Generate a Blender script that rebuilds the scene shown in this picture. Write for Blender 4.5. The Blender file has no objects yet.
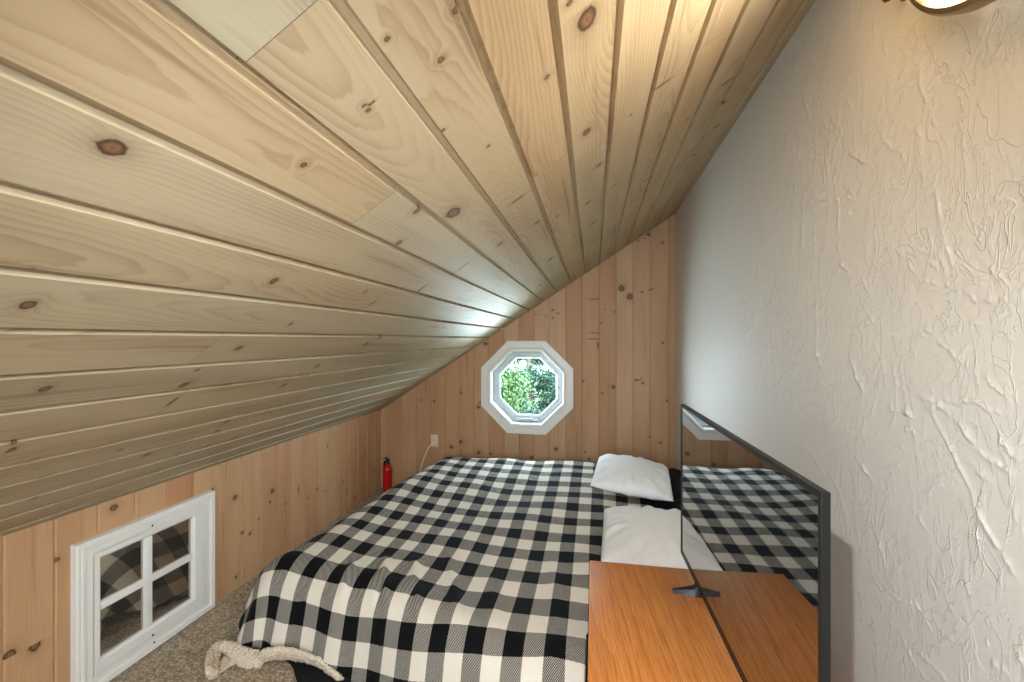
# Attic sleeping loft: pine-clad slope, plaid bed, octagon window, dresser with TV.
import bpy, bmesh, math, random
import numpy as np
from mathutils import Vector, Matrix, noise as mnoise
random.seed(7); rng = np.random.default_rng(11)
scn = bpy.context.scene
COL = scn.collection

# ---------------------------------------------------------------- room measures (metres)
CAM_Z = 1.40
XR, XL = .674, -1.965          # plaster wall / knee wall
YB, YR = 3.90, -1.60           # gable wall / wall behind the camera
ZT, SL = 2.442, .648           # ceiling height on the plaster wall, slope
SLEN = math.hypot(1, SL)
KNEE = ZT - SL * (XR - XL)
def ceil_z(x): return ZT - SL * (XR - x)

# ---------------------------------------------------------------- object helpers
def link(o, parent=None):
    COL.objects.link(o)
    if parent is not None: o.parent = parent
    return o
def tag(o, label=None, cat=None, group=None, kind=None):
    if label: o['label'] = label
    if cat: o['category'] = cat
    if group: o['group'] = group
    if kind: o['kind'] = kind
    return o
def empty(name, loc=(0, 0, 0), rz=0.0):
    o = bpy.data.objects.new(name, None); o.location = loc; o.rotation_euler = (0, 0, rz)
    o.empty_display_size = .05
    return link(o)
def mesh_obj(name, verts, faces, mats, parent=None, smooth=False, midx=None, sharp=None):
    me = bpy.data.meshes.new(name)
    me.from_pydata([tuple(map(float, v)) for v in verts], [], [tuple(map(int, f)) for f in faces])
    for m in (mats if isinstance(mats, (list, tuple)) else [mats]): me.materials.append(m)
    if midx is not None: me.polygons.foreach_set('material_index', midx)
    me.polygons.foreach_set('use_smooth', [smooth] * len(me.polygons))
    if smooth and sharp is not None:
        me.set_sharp_from_angle(angle=math.radians(sharp))
    me.update()
    return link(bpy.data.objects.new(name, me), parent)
def bm_obj(name, bm, mat, parent=None, smooth=False, sharp=35):
    bmesh.ops.recalc_face_normals(bm, faces=bm.faces)
    me = bpy.data.meshes.new(name); bm.to_mesh(me); bm.free()
    for m in (mat if isinstance(mat, (list, tuple)) else [mat]): me.materials.append(m)
    if smooth:
        me.polygons.foreach_set('use_smooth', [True] * len(me.polygons))
        me.set_sharp_from_angle(angle=math.radians(sharp))
    return link(bpy.data.objects.new(name, me), parent)
def add_box(bm, lo, hi, bevel=0.0, seg=2):
    lo, hi = Vector(lo), Vector(hi)
    r = bmesh.ops.create_cube(bm, size=1.0)
    vs = r['verts']
    bmesh.ops.scale(bm, vec=hi - lo, verts=vs)
    bmesh.ops.translate(bm, vec=(lo + hi) / 2, verts=vs)
    if bevel > 0:
        es = list({e for v in vs for e in v.link_edges})
        bmesh.ops.bevel(bm, geom=es, offset=bevel, segments=seg, profile=.5, affect='EDGES')
def box(name, lo, hi, mat, parent=None, bevel=0.0, seg=2):
    bm = bmesh.new(); add_box(bm, lo, hi, bevel, seg)
    return bm_obj(name, bm, mat, parent, smooth=bevel > 0)
def add_prism(bm, pts, a, b):
    """closed outline pts (3-D) extruded by the vector b-a"""
    d = Vector(b) - Vector(a)
    v0 = [bm.verts.new(Vector(p)) for p in pts]; v1 = [bm.verts.new(Vector(p) + d) for p in pts]
    bm.faces.new(v0); bm.faces.new(v1[::-1])
    n = len(pts)
    for i in range(n):
        bm.faces.new((v0[i], v0[(i + 1) % n], v1[(i + 1) % n], v1[i]))
def add_lathe(bm, prof, seg=32, mat=Matrix.Identity(4), cap=True):
    rings = []
    for r, z in prof:
        if r < 1e-6: rings.append([bm.verts.new(mat @ Vector((0, 0, z)))])
        else: rings.append([bm.verts.new(mat @ Vector((r * math.cos(t), r * math.sin(t), z))) for t in [2 * math.pi * i / seg for i in range(seg)]])
    for A, B in zip(rings, rings[1:]):
        for i in range(seg):
            j = (i + 1) % seg
            if len(A) == 1 and len(B) == 1: continue
            if len(A) == 1: bm.faces.new((A[0], B[j], B[i]))
            elif len(B) == 1: bm.faces.new((A[i], A[j], B[0]))
            else: bm.faces.new((A[i], A[j], B[j], B[i]))
    if cap:
        for R in (rings[0], rings[-1]):
            if len(R) > 1: bm.faces.new(R)
def spline(pts, n=8):
    P = [Vector(p) for p in pts]; out = []
    for i in range(len(P) - 1):
        p0 = P[i - 1] if i else P[0] * 2 - P[1]; p3 = P[i + 2] if i + 2 < len(P) else P[-1] * 2 - P[-2]
        p1, p2 = P[i], P[i + 1]
        for k in range(n):
            t = k / n
            out.append(.5 * ((2 * p1) + (p2 - p0) * t + (2 * p0 - 5 * p1 + 4 * p2 - p3) * t * t + (3 * p1 - p0 - 3 * p2 + p3) * t ** 3))
    out.append(P[-1]); return out
def add_tube(bm, path, rad, seg=10, jitter=0.0, flat=1.0):
    """tube round a list of points; rad is a number or a function of 0..1"""
    path = [Vector(p) for p in path]; n = len(path); rings = []
    up = Vector((0, 0, 1))
    for i, p in enumerate(path):
        t = (path[min(i + 1, n - 1)] - path[max(i - 1, 0)]).normalized()
        s = t.cross(up)
        s = s.normalized() if s.length > 1e-4 else Vector((1, 0, 0))
        u = s.cross(t).normalized()
        r = rad(i / (n - 1)) if callable(rad) else rad
        ring = []
        for k in range(seg):
            a = 2 * math.pi * k / seg
            rr = r * (1 + (jitter * (mnoise.noise(p * 55 + Vector((k * 1.7, 0, 0))) + .6 * random.uniform(-1, 1)) if jitter else 0))
            ring.append(bm.verts.new(p + s * math.cos(a) * rr + u * math.sin(a) * rr * flat))
        rings.append(ring)
    for A, B in zip(rings, rings[1:]):
        for k in range(seg):
            bm.faces.new((A[k], A[(k + 1) % seg], B[(k + 1) % seg], B[k]))
    bm.faces.new(rings[0][::-1]); bm.faces.new(rings[-1])

# ---------------------------------------------------------------- materials
def lin(r, g, b):
    f = lambda c: (c / 255 / 12.92) if c / 255 <= .04045 else ((c / 255 + .055) / 1.055) ** 2.4
    return (f(r), f(g), f(b), 1)
class NT:
    def __init__(s, name):
        s.m = bpy.data.materials.new(name); s.m.use_nodes = True
        s.t = s.m.node_tree; s.t.nodes.clear()
        s.out = s.t.nodes.new('ShaderNodeOutputMaterial')
        s.b = s.t.nodes.new('ShaderNodeBsdfPrincipled')
        s.t.links.new(s.b.outputs[0], s.out.inputs[0])
    def n(s, typ, **kw):
        nd = s.t.nodes.new(typ)
        for k, v in kw.items(): setattr(nd, k, v)
        return nd
    def set(s, sock, v):
        if isinstance(v, bpy.types.NodeSocket): s.t.links.new(v, sock)
        elif v is not None: sock.default_value = v
    def M(s, op, a, b=None, c=None, clamp=False):
        nd = s.n('ShaderNodeMath', operation=op, use_clamp=clamp)
        for i, v in enumerate((a, b, c)): s.set(nd.inputs[i], v)
        return nd.outputs[0]
    def vec(s, x=0.0, y=0.0, z=0.0):
        nd = s.n('ShaderNodeCombineXYZ')
        for i, v in enumerate((x, y, z)): s.set(nd.inputs[i], v)
        return nd.outputs[0]
    def sep(s, v):
        nd = s.n('ShaderNodeSeparateXYZ'); s.set(nd.inputs[0], v); return nd.outputs
    def uv(s, name): return s.n('ShaderNodeUVMap', uv_map=name).outputs[0]
    def pos(s): return s.n('ShaderNodeTexCoord').outputs['Object']
    def noise(s, v, scale=1.0, detail=2.0, rough=.5, dist=0.0, out=0):
        nd = s.n('ShaderNodeTexNoise'); s.set(nd.inputs['Vector'], v)
        nd.inputs['Scale'].default_value = scale; nd.inputs['Detail'].default_value = detail
        nd.inputs['Roughness'].default_value = rough; nd.inputs['Distortion'].default_value = dist
        return nd.outputs[out]
    def voro(s, v, scale=1.0, feature='F1', out='Distance', rnd=1.0):
        nd = s.n('ShaderNodeTexVoronoi', feature=feature); s.set(nd.inputs['Vector'], v)
        nd.inputs['Scale'].default_value = scale; nd.inputs['Randomness'].default_value = rnd
        return nd.outputs[out]
    def mix(s, f, a, b, mode='MIX'):
        nd = s.n('ShaderNodeMix', data_type='RGBA', blend_type=mode)
        s.set(nd.inputs[0], f); s.set(nd.inputs[6], a); s.set(nd.inputs[7], b)
        return nd.outputs[2]
    def ramp(s, f, stops, interp='LINEAR'):
        nd = s.n('ShaderNodeValToRGB'); cr = nd.color_ramp; cr.interpolation = interp
        while len(cr.elements) < len(stops): cr.elements.new(.5)
        for e, (p, c) in zip(cr.elements, stops):
            e.position = p; e.color = c if len(c) == 4 else (*c, 1)
        s.set(nd.inputs[0], f); return nd.outputs
    def rng(s, v, a, b, c, d, smooth=False):
        nd = s.n('ShaderNodeMapRange', interpolation_type='SMOOTHSTEP' if smooth else 'LINEAR')
        for i, x in enumerate((v, a, b, c, d)): s.set(nd.inputs[i], x)
        return nd.outputs[0]
    def bump(s, h, strength=.3, dist=.002):
        nd = s.n('ShaderNodeBump'); s.set(nd.inputs['Height'], h)
        nd.inputs['Strength'].default_value = strength; nd.inputs['Distance'].default_value = dist
        s.t.links.new(nd.outputs[0], s.b.inputs['Normal'])
    def fin(s, col=None, rough=None, **kw):
        s.set(s.b.inputs['Base Color'], col); s.set(s.b.inputs['Roughness'], rough)
        for k, v in kw.items(): s.set(s.b.inputs[k.replace('_', ' ')], v)
        return s.m
def plain(name, rgb, rough=.5, metal=0.0, grain=.04, **kw):
    t = NT(name); p = t.pos()
    n = t.noise(p, 35, 3)
    c = lin(*rgb); d = tuple(x * (1 - grain * 2) for x in c[:3]) + (1,)
    r = t.rng(n, 0, 1, rough * .9, min(1, rough * 1.1))
    return t.fin(t.mix(n, d, c), r, Metallic=metal, **kw)

def pine(name, light, dark, tint_a, tint_b, amount=.75, spec=.3):
    """boards: UV 'board' = (along, across) m, UV 'knot' = offset to the nearest knot in knot radii, colour 'pid' = per-board randoms"""
    t = NT(name)
    u, v, _ = t.sep(t.uv('board'))
    at = t.n('ShaderNodeAttribute', attribute_name='pid'); pr, pg, pb = t.sep(at.outputs['Vector'])
    kx, ky, _ = t.sep(t.uv('knot'))
    kd = t.M('SQRT', t.M('ADD', t.M('MULTIPLY', kx, kx), t.M('MULTIPLY', ky, ky)))
    uo = t.M('MULTIPLY_ADD', pr, 57.0, u)
    seed = t.M('MULTIPLY', pb, 31.0)
    n1 = t.noise(t.vec(t.M('MULTIPLY', uo, .5), t.M('MULTIPLY', v, 1.6), seed), 1, 1.5)
    n2 = t.noise(t.vec(t.M('MULTIPLY', uo, 5), t.M('MULTIPLY', v, 40), seed), 1, 3, .6)
    n3 = t.noise(t.vec(t.M('MULTIPLY', uo, 1.3), t.M('MULTIPLY', v, 9), t.M('ADD', seed, 7.0)), 1, 2)
    fib = t.noise(t.vec(t.M('MULTIPLY', uo, 7), t.M('MULTIPLY', v, 420), seed), 1, 2, .6)
    c = t.M('MULTIPLY', t.M('SUBTRACT', pb, .5), .20)
    dv = t.M('SUBTRACT', v, c)
    dd = t.M('MULTIPLY_ADD', n1, .40, -.12)
    r = t.M('SQRT', t.M('ADD', t.M('MULTIPLY', dv, dv), t.M('MULTIPLY', dd, dd)))
    kpull = t.M('EXPONENT', t.M('MULTIPLY', t.M('MULTIPLY', kd, kd), -.16))
    r = t.M('MULTIPLY_ADD', kpull, .014, r)
    x = t.M('ADD', t.M('MULTIPLY', r, 125.0), t.M('MULTIPLY', n2, 1.1))
    fr = t.M('FRACT', x)
    late = t.M('MULTIPLY', t.M('POWER', fr, 2.2), t.rng(fr, .93, 1.0, 1.0, 0.0))
    amt = t.M('MULTIPLY', late, t.rng(n3, .34, .62, .10, amount))
    col = t.mix(amt, lin(*light), lin(*dark))
    band = t.rng(n3, .35, .7, 0.0, .42, True)
    col = t.mix(band, col, t.mix(.6, col, lin(*dark)))
    col = t.mix(t.rng(fib, .35, .7, 0, .10), col, lin(*dark))
    stn = t.noise(t.vec(t.M('MULTIPLY', uo, 1.1), t.M('MULTIPLY', v, 46), t.M('ADD', seed, 3.0)), 1, 2, .55)
    stf = t.M('MULTIPLY', t.rng(stn, .60, .72, 0, .55, True), t.rng(n3, .40, .60, .15, 1.0))
    col = t.mix(stf, col, t.mix(.35, lin(*dark), lin(96, 62, 38)))
    tint = t.mix(pg, lin(*tint_a), lin(*tint_b))
    col = t.mix(1.0, col, tint, 'MULTIPLY')
    # knots
    wob = t.noise(t.vec(t.M('MULTIPLY', kx, 1.3), t.M('MULTIPLY', ky, 1.3), t.M('MULTIPLY_ADD', uo, 3.0, seed)), 1, 3)
    k2 = t.M('MULTIPLY', kd, t.rng(wob, 0, 1, .72, 1.34))
    kring = t.M('FRACT', t.M('MULTIPLY', k2, 3.3))
    kc = t.ramp(k2, [(0, lin(104, 74, 48)), (.35, lin(134, 98, 66)), (.62, lin(108, 76, 50)), (.80, lin(58, 40, 27)), (.95, lin(88, 64, 44)), (1.0, lin(124, 96, 70))])[0]
    kc = t.mix(t.M('MULTIPLY', kring, .25), kc, lin(70, 42, 26))
    kf = t.ramp(t.M('DIVIDE', k2, 4.0), [(0, (1, 1, 1)), (.235, (1, 1, 1)), (.285, (.42, .42, .42)), (.45, (.16, .16, .16)), (.9, (0, 0, 0))])[0]
    col = t.mix(t.M('MULTIPLY', kf, .95), col, kc)
    t.bump(t.M('ADD', t.M('MULTIPLY', late, .5), t.M('MULTIPLY', fib, .6)), .12, .001)
    return t.fin(col, t.rng(fib, 0, 1, .46, .64), Specular_IOR_Level=spec)

M_CEIL = pine('pine whitewashed ceiling boards', (194, 179, 150), (150, 127, 97), (240, 247, 248), (254, 240, 222), .70, .4)
M_GABLE = pine('pine gable boards', (198, 163, 127), (168, 129, 94), (255, 254, 252), (236, 222, 208), .5)
M_KNEE = pine('pine knee wall boards', (199, 162, 123), (164, 122, 86), (255, 252, 246), (244, 222, 210), .45)

def plaster():
    t = NT('skip trowel plaster'); p = t.pos(); x, y, z = t.sep(p)
    q = t.vec(x, y, t.M('MULTIPLY', z, .8))
    w = t.noise(q, 3.2, 4, .55, .9)
    flat = t.rng(w, .505, .525, 0, 1, True)           # raised skim patches with torn edges
    w2 = t.noise(t.vec(x, t.M('MULTIPLY', y, 1.6), t.M('MULTIPLY', z, .6)), 7.0, 4, .6, 1.4)
    flat2 = t.rng(w2, .565, .580, 0, 1, True)
    fine = t.noise(q, 48, 5, .65)
    drag = t.noise(t.vec(x, t.M('MULTIPLY', y, 60), t.M('MULTIPLY', z, 7)), 1, 3)
    h = t.M('ADD', t.M('MULTIPLY', flat, .30), t.M('MULTIPLY', flat2, .26))
    h = t.M('ADD', h, t.M('MULTIPLY', fine, .42))
    def crease(v, sc, wd, ds):                        # thin torn lips of plaster
        nn = t.noise(v, sc, 3, .55, ds)
        return t.rng(t.M('ABSOLUTE', t.M('SUBTRACT', nn, .5)), 0, wd, 1, 0, True)
    m1 = t.rng(t.noise(q, 2.6, 2), .50, .58, 0, 1, True)
    q2 = t.vec(x, t.M('MULTIPLY', y, 1.5), t.M('MULTIPLY', z, .7))
    h = t.M('ADD', h, t.M('MULTIPLY', t.M('MULTIPLY', crease(q2, 7.5, .014, 1.2), m1), .55))
    h = t.M('ADD', h, t.M('MULTIPLY', t.M('MULTIPLY', crease(q, 21, .03, .8), t.rng(w2, .52, .60, 0, 1)), .42))
    h = t.M('ADD', h, t.M('MULTIPLY', drag, .30))
    t.bump(h, .75, .0022)
    col = t.mix(t.noise(q, 1.6, 3), lin(205, 198, 184), lin(215, 209, 196))
    return t.fin(col, .62, Specular_IOR_Level=.35)
M_PLASTER = plaster()

def carpet():
    t = NT('berber carpet'); p = t.pos(); x, y, z = t.sep(p)
    vo = t.voro(p, 105, rnd=.85); vc = t.voro(p, 105, out='Color', rnd=.85)
    n = t.noise(p, 55, 3); big = t.noise(p, 6, 3)
    c = t.mix(t.sep(vc)[0], lin(138, 118, 92), lin(240, 224, 198))
    c = t.mix(t.rng(vo, .25, .75, 0, .75), c, lin(96, 78, 58))
    c = t.mix(t.M('MULTIPLY', n, .5), c, lin(140, 122, 98))
    c = t.mix(t.M('MULTIPLY', big, .35), c, lin(196, 178, 150))
    t.bump(t.M('SUBTRACT', t.M('MULTIPLY', n, .6), vo), .9, .006)
    return t.fin(c, .95, Specular_IOR_Level=.1)
M_CARPET = carpet()

def plaid():
    t = NT('buffalo check fleece')
    i, j, _ = t.sep(t.uv('plaid'))
    wob = t.noise(t.vec(t.M('MULTIPLY', i, 15), t.M('MULTIPLY', j, 15), 0), 1, 1)
    ii = t.M('ADD', i, t.M('MULTIPLY', t.M('SUBTRACT', wob, .5), .02))
    jj = t.M('ADD', j, t.M('MULTIPLY', t.M('SUBTRACT', wob, .5), .02))
    fi, fj = t.M('FRACT', t.M('ADD', ii, .25)), t.M('FRACT', t.M('ADD', jj, .25))
    bi, bj = t.M('GREATER_THAN', fi, .5), t.M('GREATER_THAN', fj, .5)
    tw = t.M('GREATER_THAN', t.M('FRACT', t.M('MULTIPLY', t.M('SUBTRACT', i, j), 22.0)), .70)
    one = t.M('ABSOLUTE', t.M('SUBTRACT', bi, bj)); both = t.M('MULTIPLY', bi, bj)
    dark = t.M('ADD', both, t.M('MULTIPLY', one, t.M('SUBTRACT', 1.0, tw)), clamp=True)
    fuzz = t.noise(t.pos(), 260, 2)
    cream = t.mix(fuzz, lin(212, 202, 184), lin(236, 227, 210))
    black = t.mix(fuzz, lin(7, 7, 8), lin(19, 19, 21))
    t.bump(fuzz, .25, .002)
    return t.fin(t.mix(dark, cream, black), .9, Specular_IOR_Level=.12, Sheen_Weight=.02, Sheen_Roughness=.5)
M_PLAID = plaid()
def sherpa():
    t = NT('cream sherpa pile'); p = t.pos()
    v = t.voro(p, 130); n = t.noise(p, 90, 3)
    t.bump(t.M('SUBTRACT', n, v), .9, .006)
    return t.fin(t.mix(v, lin(244, 230, 206), lin(204, 186, 158)), .95, Specular_IOR_Level=.1)
M_SHERPA = sherpa()
def cloth(name, a, b, scale=40, rough=.85, bump=.15):
    t = NT(name); p = t.pos(); n = t.noise(p, scale, 4); w = t.noise(p, 600, 2)
    t.bump(t.M('ADD', n, t.M('MULTIPLY', w, .4)), bump, .002)
    return t.fin(t.mix(n, lin(*a), lin(*b)), rough, Specular_IOR_Level=.2)
M_SHEET = cloth('black bed sheet', (16, 16, 17), (30, 30, 31))
M_PILLOW = cloth('white cotton pillowcase', (234, 233, 229), (246, 245, 241), 18)
M_TICK = cloth('mattress ticking', (210, 206, 196), (225, 222, 214))

def oak():
    t = NT('orange oak laminate'); p = t.pos(); x, y, z = t.sep(p)
    # grain along y, slightly skewed
    a = t.M('MULTIPLY_ADD', y, .10, x)
    n1 = t.noise(t.vec(t.M('MULTIPLY', a, 4), t.M('MULTIPLY', y, .45), z), 1, 2, .45)
    n4 = t.noise(t.vec(t.M('MULTIPLY', a, 30), t.M('MULTIPLY', y, 2.2), z), 1, 3, .6)
    xx = t.M('ADD', t.M('ADD', t.M('MULTIPLY', n1, 9), t.M('MULTIPLY', a, 38)), t.M('MULTIPLY', n4, 1.6))
    fr = t.M('FRACT', xx)
    line = t.M('POWER', fr, 2.4)
    por = t.noise(t.vec(t.M('MULTIPLY', a, 420), t.M('MULTIPLY', y, 9), z), 1, 2, .6)
    big = t.noise(t.vec(t.M('MULTIPLY', a, 9), t.M('MULTIPLY', y, 1.4), z), 1, 2)
    c = t.mix(t.M('MULTIPLY', line, t.rng(n4, .3, .7, .1, .75)), lin(212, 138, 70), lin(156, 84, 33))
    c = t.mix(t.rng(por, .45, .72, 0, .75), c, lin(140, 74, 28))
    c = t.mix(t.rng(big, .35, .7, 0, .4), c, lin(186, 106, 46))
    t.bump(por, .06, .0006)
    return t.fin(c, .36, Specular_IOR_Level=.4)
M_OAK = oak()
M_KNOB = plain('brushed nickel', (176, 170, 158), .32, 1.0)
M_WHITE = plain('white painted trim', (235, 232, 224), .38)
M_SASH = plain('white vinyl sash', (196, 202, 204), .4)  # white sash; its shade against the bright window is put into the grey
M_DARKHOLE = plain('dark screw hole', (40, 38, 36), .6)
M_TVBLACK = plain('black plastic', (18, 18, 19), .35)
M_TVFRAME = plain('dark grey metal bezel', (34, 34, 32), .4, .5)
M_IVORY = plain('ivory plastic', (222, 208, 178), .4)
M_CORD = plain('white cord', (236, 224, 200), .5)
M_RED = plain('red enamel', (190, 16, 20), .25, 0, .02, Coat_Weight=.5)
M_RUBBER = plain('black rubber', (20, 20, 21), .55)
M_STEEL = plain('steel', (170, 170, 168), .3, 1.0)
M_BARK = cloth('bark', (70, 58, 46), (104, 90, 74), 12)
def screen():
    t = NT('glossy television glass'); n = t.noise(t.pos(), 30, 2)
    return t.fin(t.mix(n, lin(13, 14, 16), lin(14, 15, 17)), .03, IOR=1.9, Specular_IOR_Level=.9, Coat_Weight=1.0, Coat_Roughness=.02, Coat_IOR=1.7)
M_SCREEN = screen()
def darkpane():
    t = NT('mirror dark pane'); n = t.noise(t.pos(), 5, 2)
    return t.fin(t.mix(n, lin(168, 162, 150), lin(178, 172, 160)), .025, Metallic=.92)
M_PANE = darkpane()
def glass():
    t = NT('window glass')
    tr = t.n('ShaderNodeBsdfTransparent'); gl = t.n('ShaderNodeBsdfGlossy'); gl.inputs['Roughness'].default_value = .02
    tr.inputs[0].default_value = (.93, .96, .97, 1)
    fr = t.n('ShaderNodeFresnel'); fr.inputs[0].default_value = 1.45
    mx = t.n('ShaderNodeMixShader')
    t.t.links.new(fr.outputs[0], mx.inputs[0]); t.t.links.new(tr.outputs[0], mx.inputs[1]); t.t.links.new(gl.outputs[0], mx.inputs[2])
    t.t.links.new(mx.outputs[0], t.out.inputs[0]); t.t.nodes.remove(t.b)
    return t.m
M_GLASS = glass()
def leafmat(name, a, b):
    t = NT(name); inf = t.n('ShaderNodeObjectInfo'); n = t.noise(t.pos(), 7, 2)
    m = t.fin(t.mix(t.rng(n, .3, .7, 0, 1), lin(*a), lin(*b)), .55, Specular_IOR_Level=.3)
    return m
M_LEAF = leafmat('light green leaves', (32, 54, 24), (76, 98, 46))  # the left tree's own lighter green
M_LEAF2 = leafmat('dark bluish green leaves', (24, 45, 34), (54, 78, 58))  # the right tree's own darker, bluish green
M_GRASS = leafmat('lawn', (50, 74, 36), (74, 94, 50))
def lampglass(strength):
    t = NT('lit opal glass'); n = t.noise(t.pos(), 4, 1)
    t.set(t.b.inputs['Emission Color'], t.mix(n, (1, .89, .75, 1), (1, .90, .77, 1)))
    t.b.inputs['Emission Strength'].default_value = strength
    return t.fin(lin(245, 240, 230), .3)
LAMP_STRENGTH = 8.0
M_LAMP = lampglass(LAMP_STRENGTH)
CK = [(1.488,0.445,'L'),(1.22,0.661,'S'),(1.231,0.658,'T'),(1.232,0.67,'T'),(1.09,0.684,'S'),(1.142,0.583,'T'),(1.089,1.011,'T'),(1.376,0.676,'S'),(1.152,0.846,'T'),(1.037,0.622,'S'),(0.816,0.845,'X'),(0.851,0.773,'S'),(0.825,1.293,'L'),(0.915,0.923,'S'),(0.668,1.391,'T'),(0.567,1.337,'l'),(0.38,1.782,'S'),(0.194,1.888,'M'),(0.146,2.144,'M'),(0.199,2.4,'S'),(0.778,1.613,'M'),(0.356,2.006,'S'),(0.249,1.68,'l'),(1.82,0.539,'M'),(1.736,0.498,'T'),(1.263,1.201,'X'),(1.323,1.06,'M'),(1.43,1.149,'M'),(1.669,0.915,'M'),(1.644,1.295,'S'),(1.69,1.412,'M'),(1.836,1.161,'S'),(1.9,1.828,'M'),(1.394,1.67,'l'),(1.568,1.598,'l'),(1.231,1.709,'M'),(1.592,2.537,'S'),(2.102,0.716,'M'),(2.154,1.065,'L'),(2.257,1.111,'l'),(1.962,1.086,'M'),(2.072,1.044,'S'),(2.391,0.81,'M'),(2.353,0.796,'S'),(2.564,1.168,'S'),(2.679,1.338,'M'),(2.531,1.557,'M'),(2.609,1.577,'M'),(2.793,1.675,'M'),(2.922,1.68,'S'),(2.816,1.084,'S'),(1.956,1.783,'M'),(2.118,1.637,'M'),(2.255,1.591,'M'),(2.182,1.605,'S'),(2.42,1.871,'S'),(2.078,2.859,'M'),(2.254,2.55,'M'),(2.389,2.526,'l'),(1.064,1.759,'M'),(1.089,1.415,'l'),(0.831,1.958,'M'),(0.803,2.36,'M'),(0.976,1.853,'S'),(0.779,3.059,'S'),(1.085,2.513,'L'),(1.232,3.053,'L'),(0.364,2.917,'M'),(0.692,1.973,'S'),(0.185,2.933,'S'),(0.367,3.242,'S'),(1.274,3.359,'S'),(1.161,1.944,'S'),(0.921,2.381,'S')]
BK = [(0.24,1.832,'R'),(0.309,1.76,'R'),(0.408,1.801,'S'),(0.465,1.813,'T'),(0.489,1.821,'T'),(0.576,1.366,'S'),(0.558,0.529,'S'),(0.171,0.989,'M'),(0.367,1.056,'M'),(0.416,1.028,'S'),(0.4,1.062,'T'),(0.61,0.881,'S'),(-0.085,1.036,'S'),(0.079,0.936,'T'),(-0.319,0.437,'M'),(-1.273,0.413,'M'),(-1.185,0.465,'M'),(-1.017,0.786,'M'),(-1.003,0.822,'S'),(-1.017,0.374,'M'),(-1.182,0.909,'S'),(-1.182,0.945,'T'),(-0.952,1.358,'M'),(-0.034,0.364,'S'),(-0.348,1.654,'S'),(-0.45,1.611,'T'),(-0.415,1.607,'T'),(-0.495,1.612,'T'),(-0.345,1.584,'T'),(0.19,1.635,'S'),(0.101,1.649,'T'),(0.152,1.644,'T'),(0.065,1.538,'T'),(-0.902,0.367,'S'),(-0.534,0.352,'M'),(0.465,2.281,'M'),(0.424,2.254,'S'),(0.375,2.239,'S'),(0.574,2.21,'S'),(-1.566,0.836,'T'),(-1.439,0.829,'S'),(-1.532,1.271,'T'),(-0.301,1.627,'T'),(0.025,1.744,'h'),(0.025,1.452,'h'),(0.008,1.4,'h'),(0.042,1.348,'v'),(-0.068,0.423,'T'),(0.473,0.574,'T')]
KK = [(1.192,0.314,'L'),(1.261,0.305,'L'),(1.528,0.697,'M'),(2.166,0.516,'M'),(2.22,0.297,'S'),(2.276,0.267,'S'),(2.173,0.068,'S'),(2.017,0.61,'S'),(2.461,0.453,'M'),(2.439,0.392,'S'),(2.347,0.324,'T'),(2.71,0.376,'v'),(2.921,0.316,'S'),(3.045,0.595,'S'),(3.013,0.267,'T'),(1.328,0.578,'S'),(3.52,0.294,'T'),(3.553,0.319,'T'),(3.622,0.406,'T'),(3.256,0.258,'S'),(3.315,0.166,'v'),(3.438,0.066,'S'),(3.73,0.216,'T'),(3.786,0.2,'T'),(3.622,0.371,'T'),(2.575,0.33,'T'),(2.812,0.286,'T')]
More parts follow.
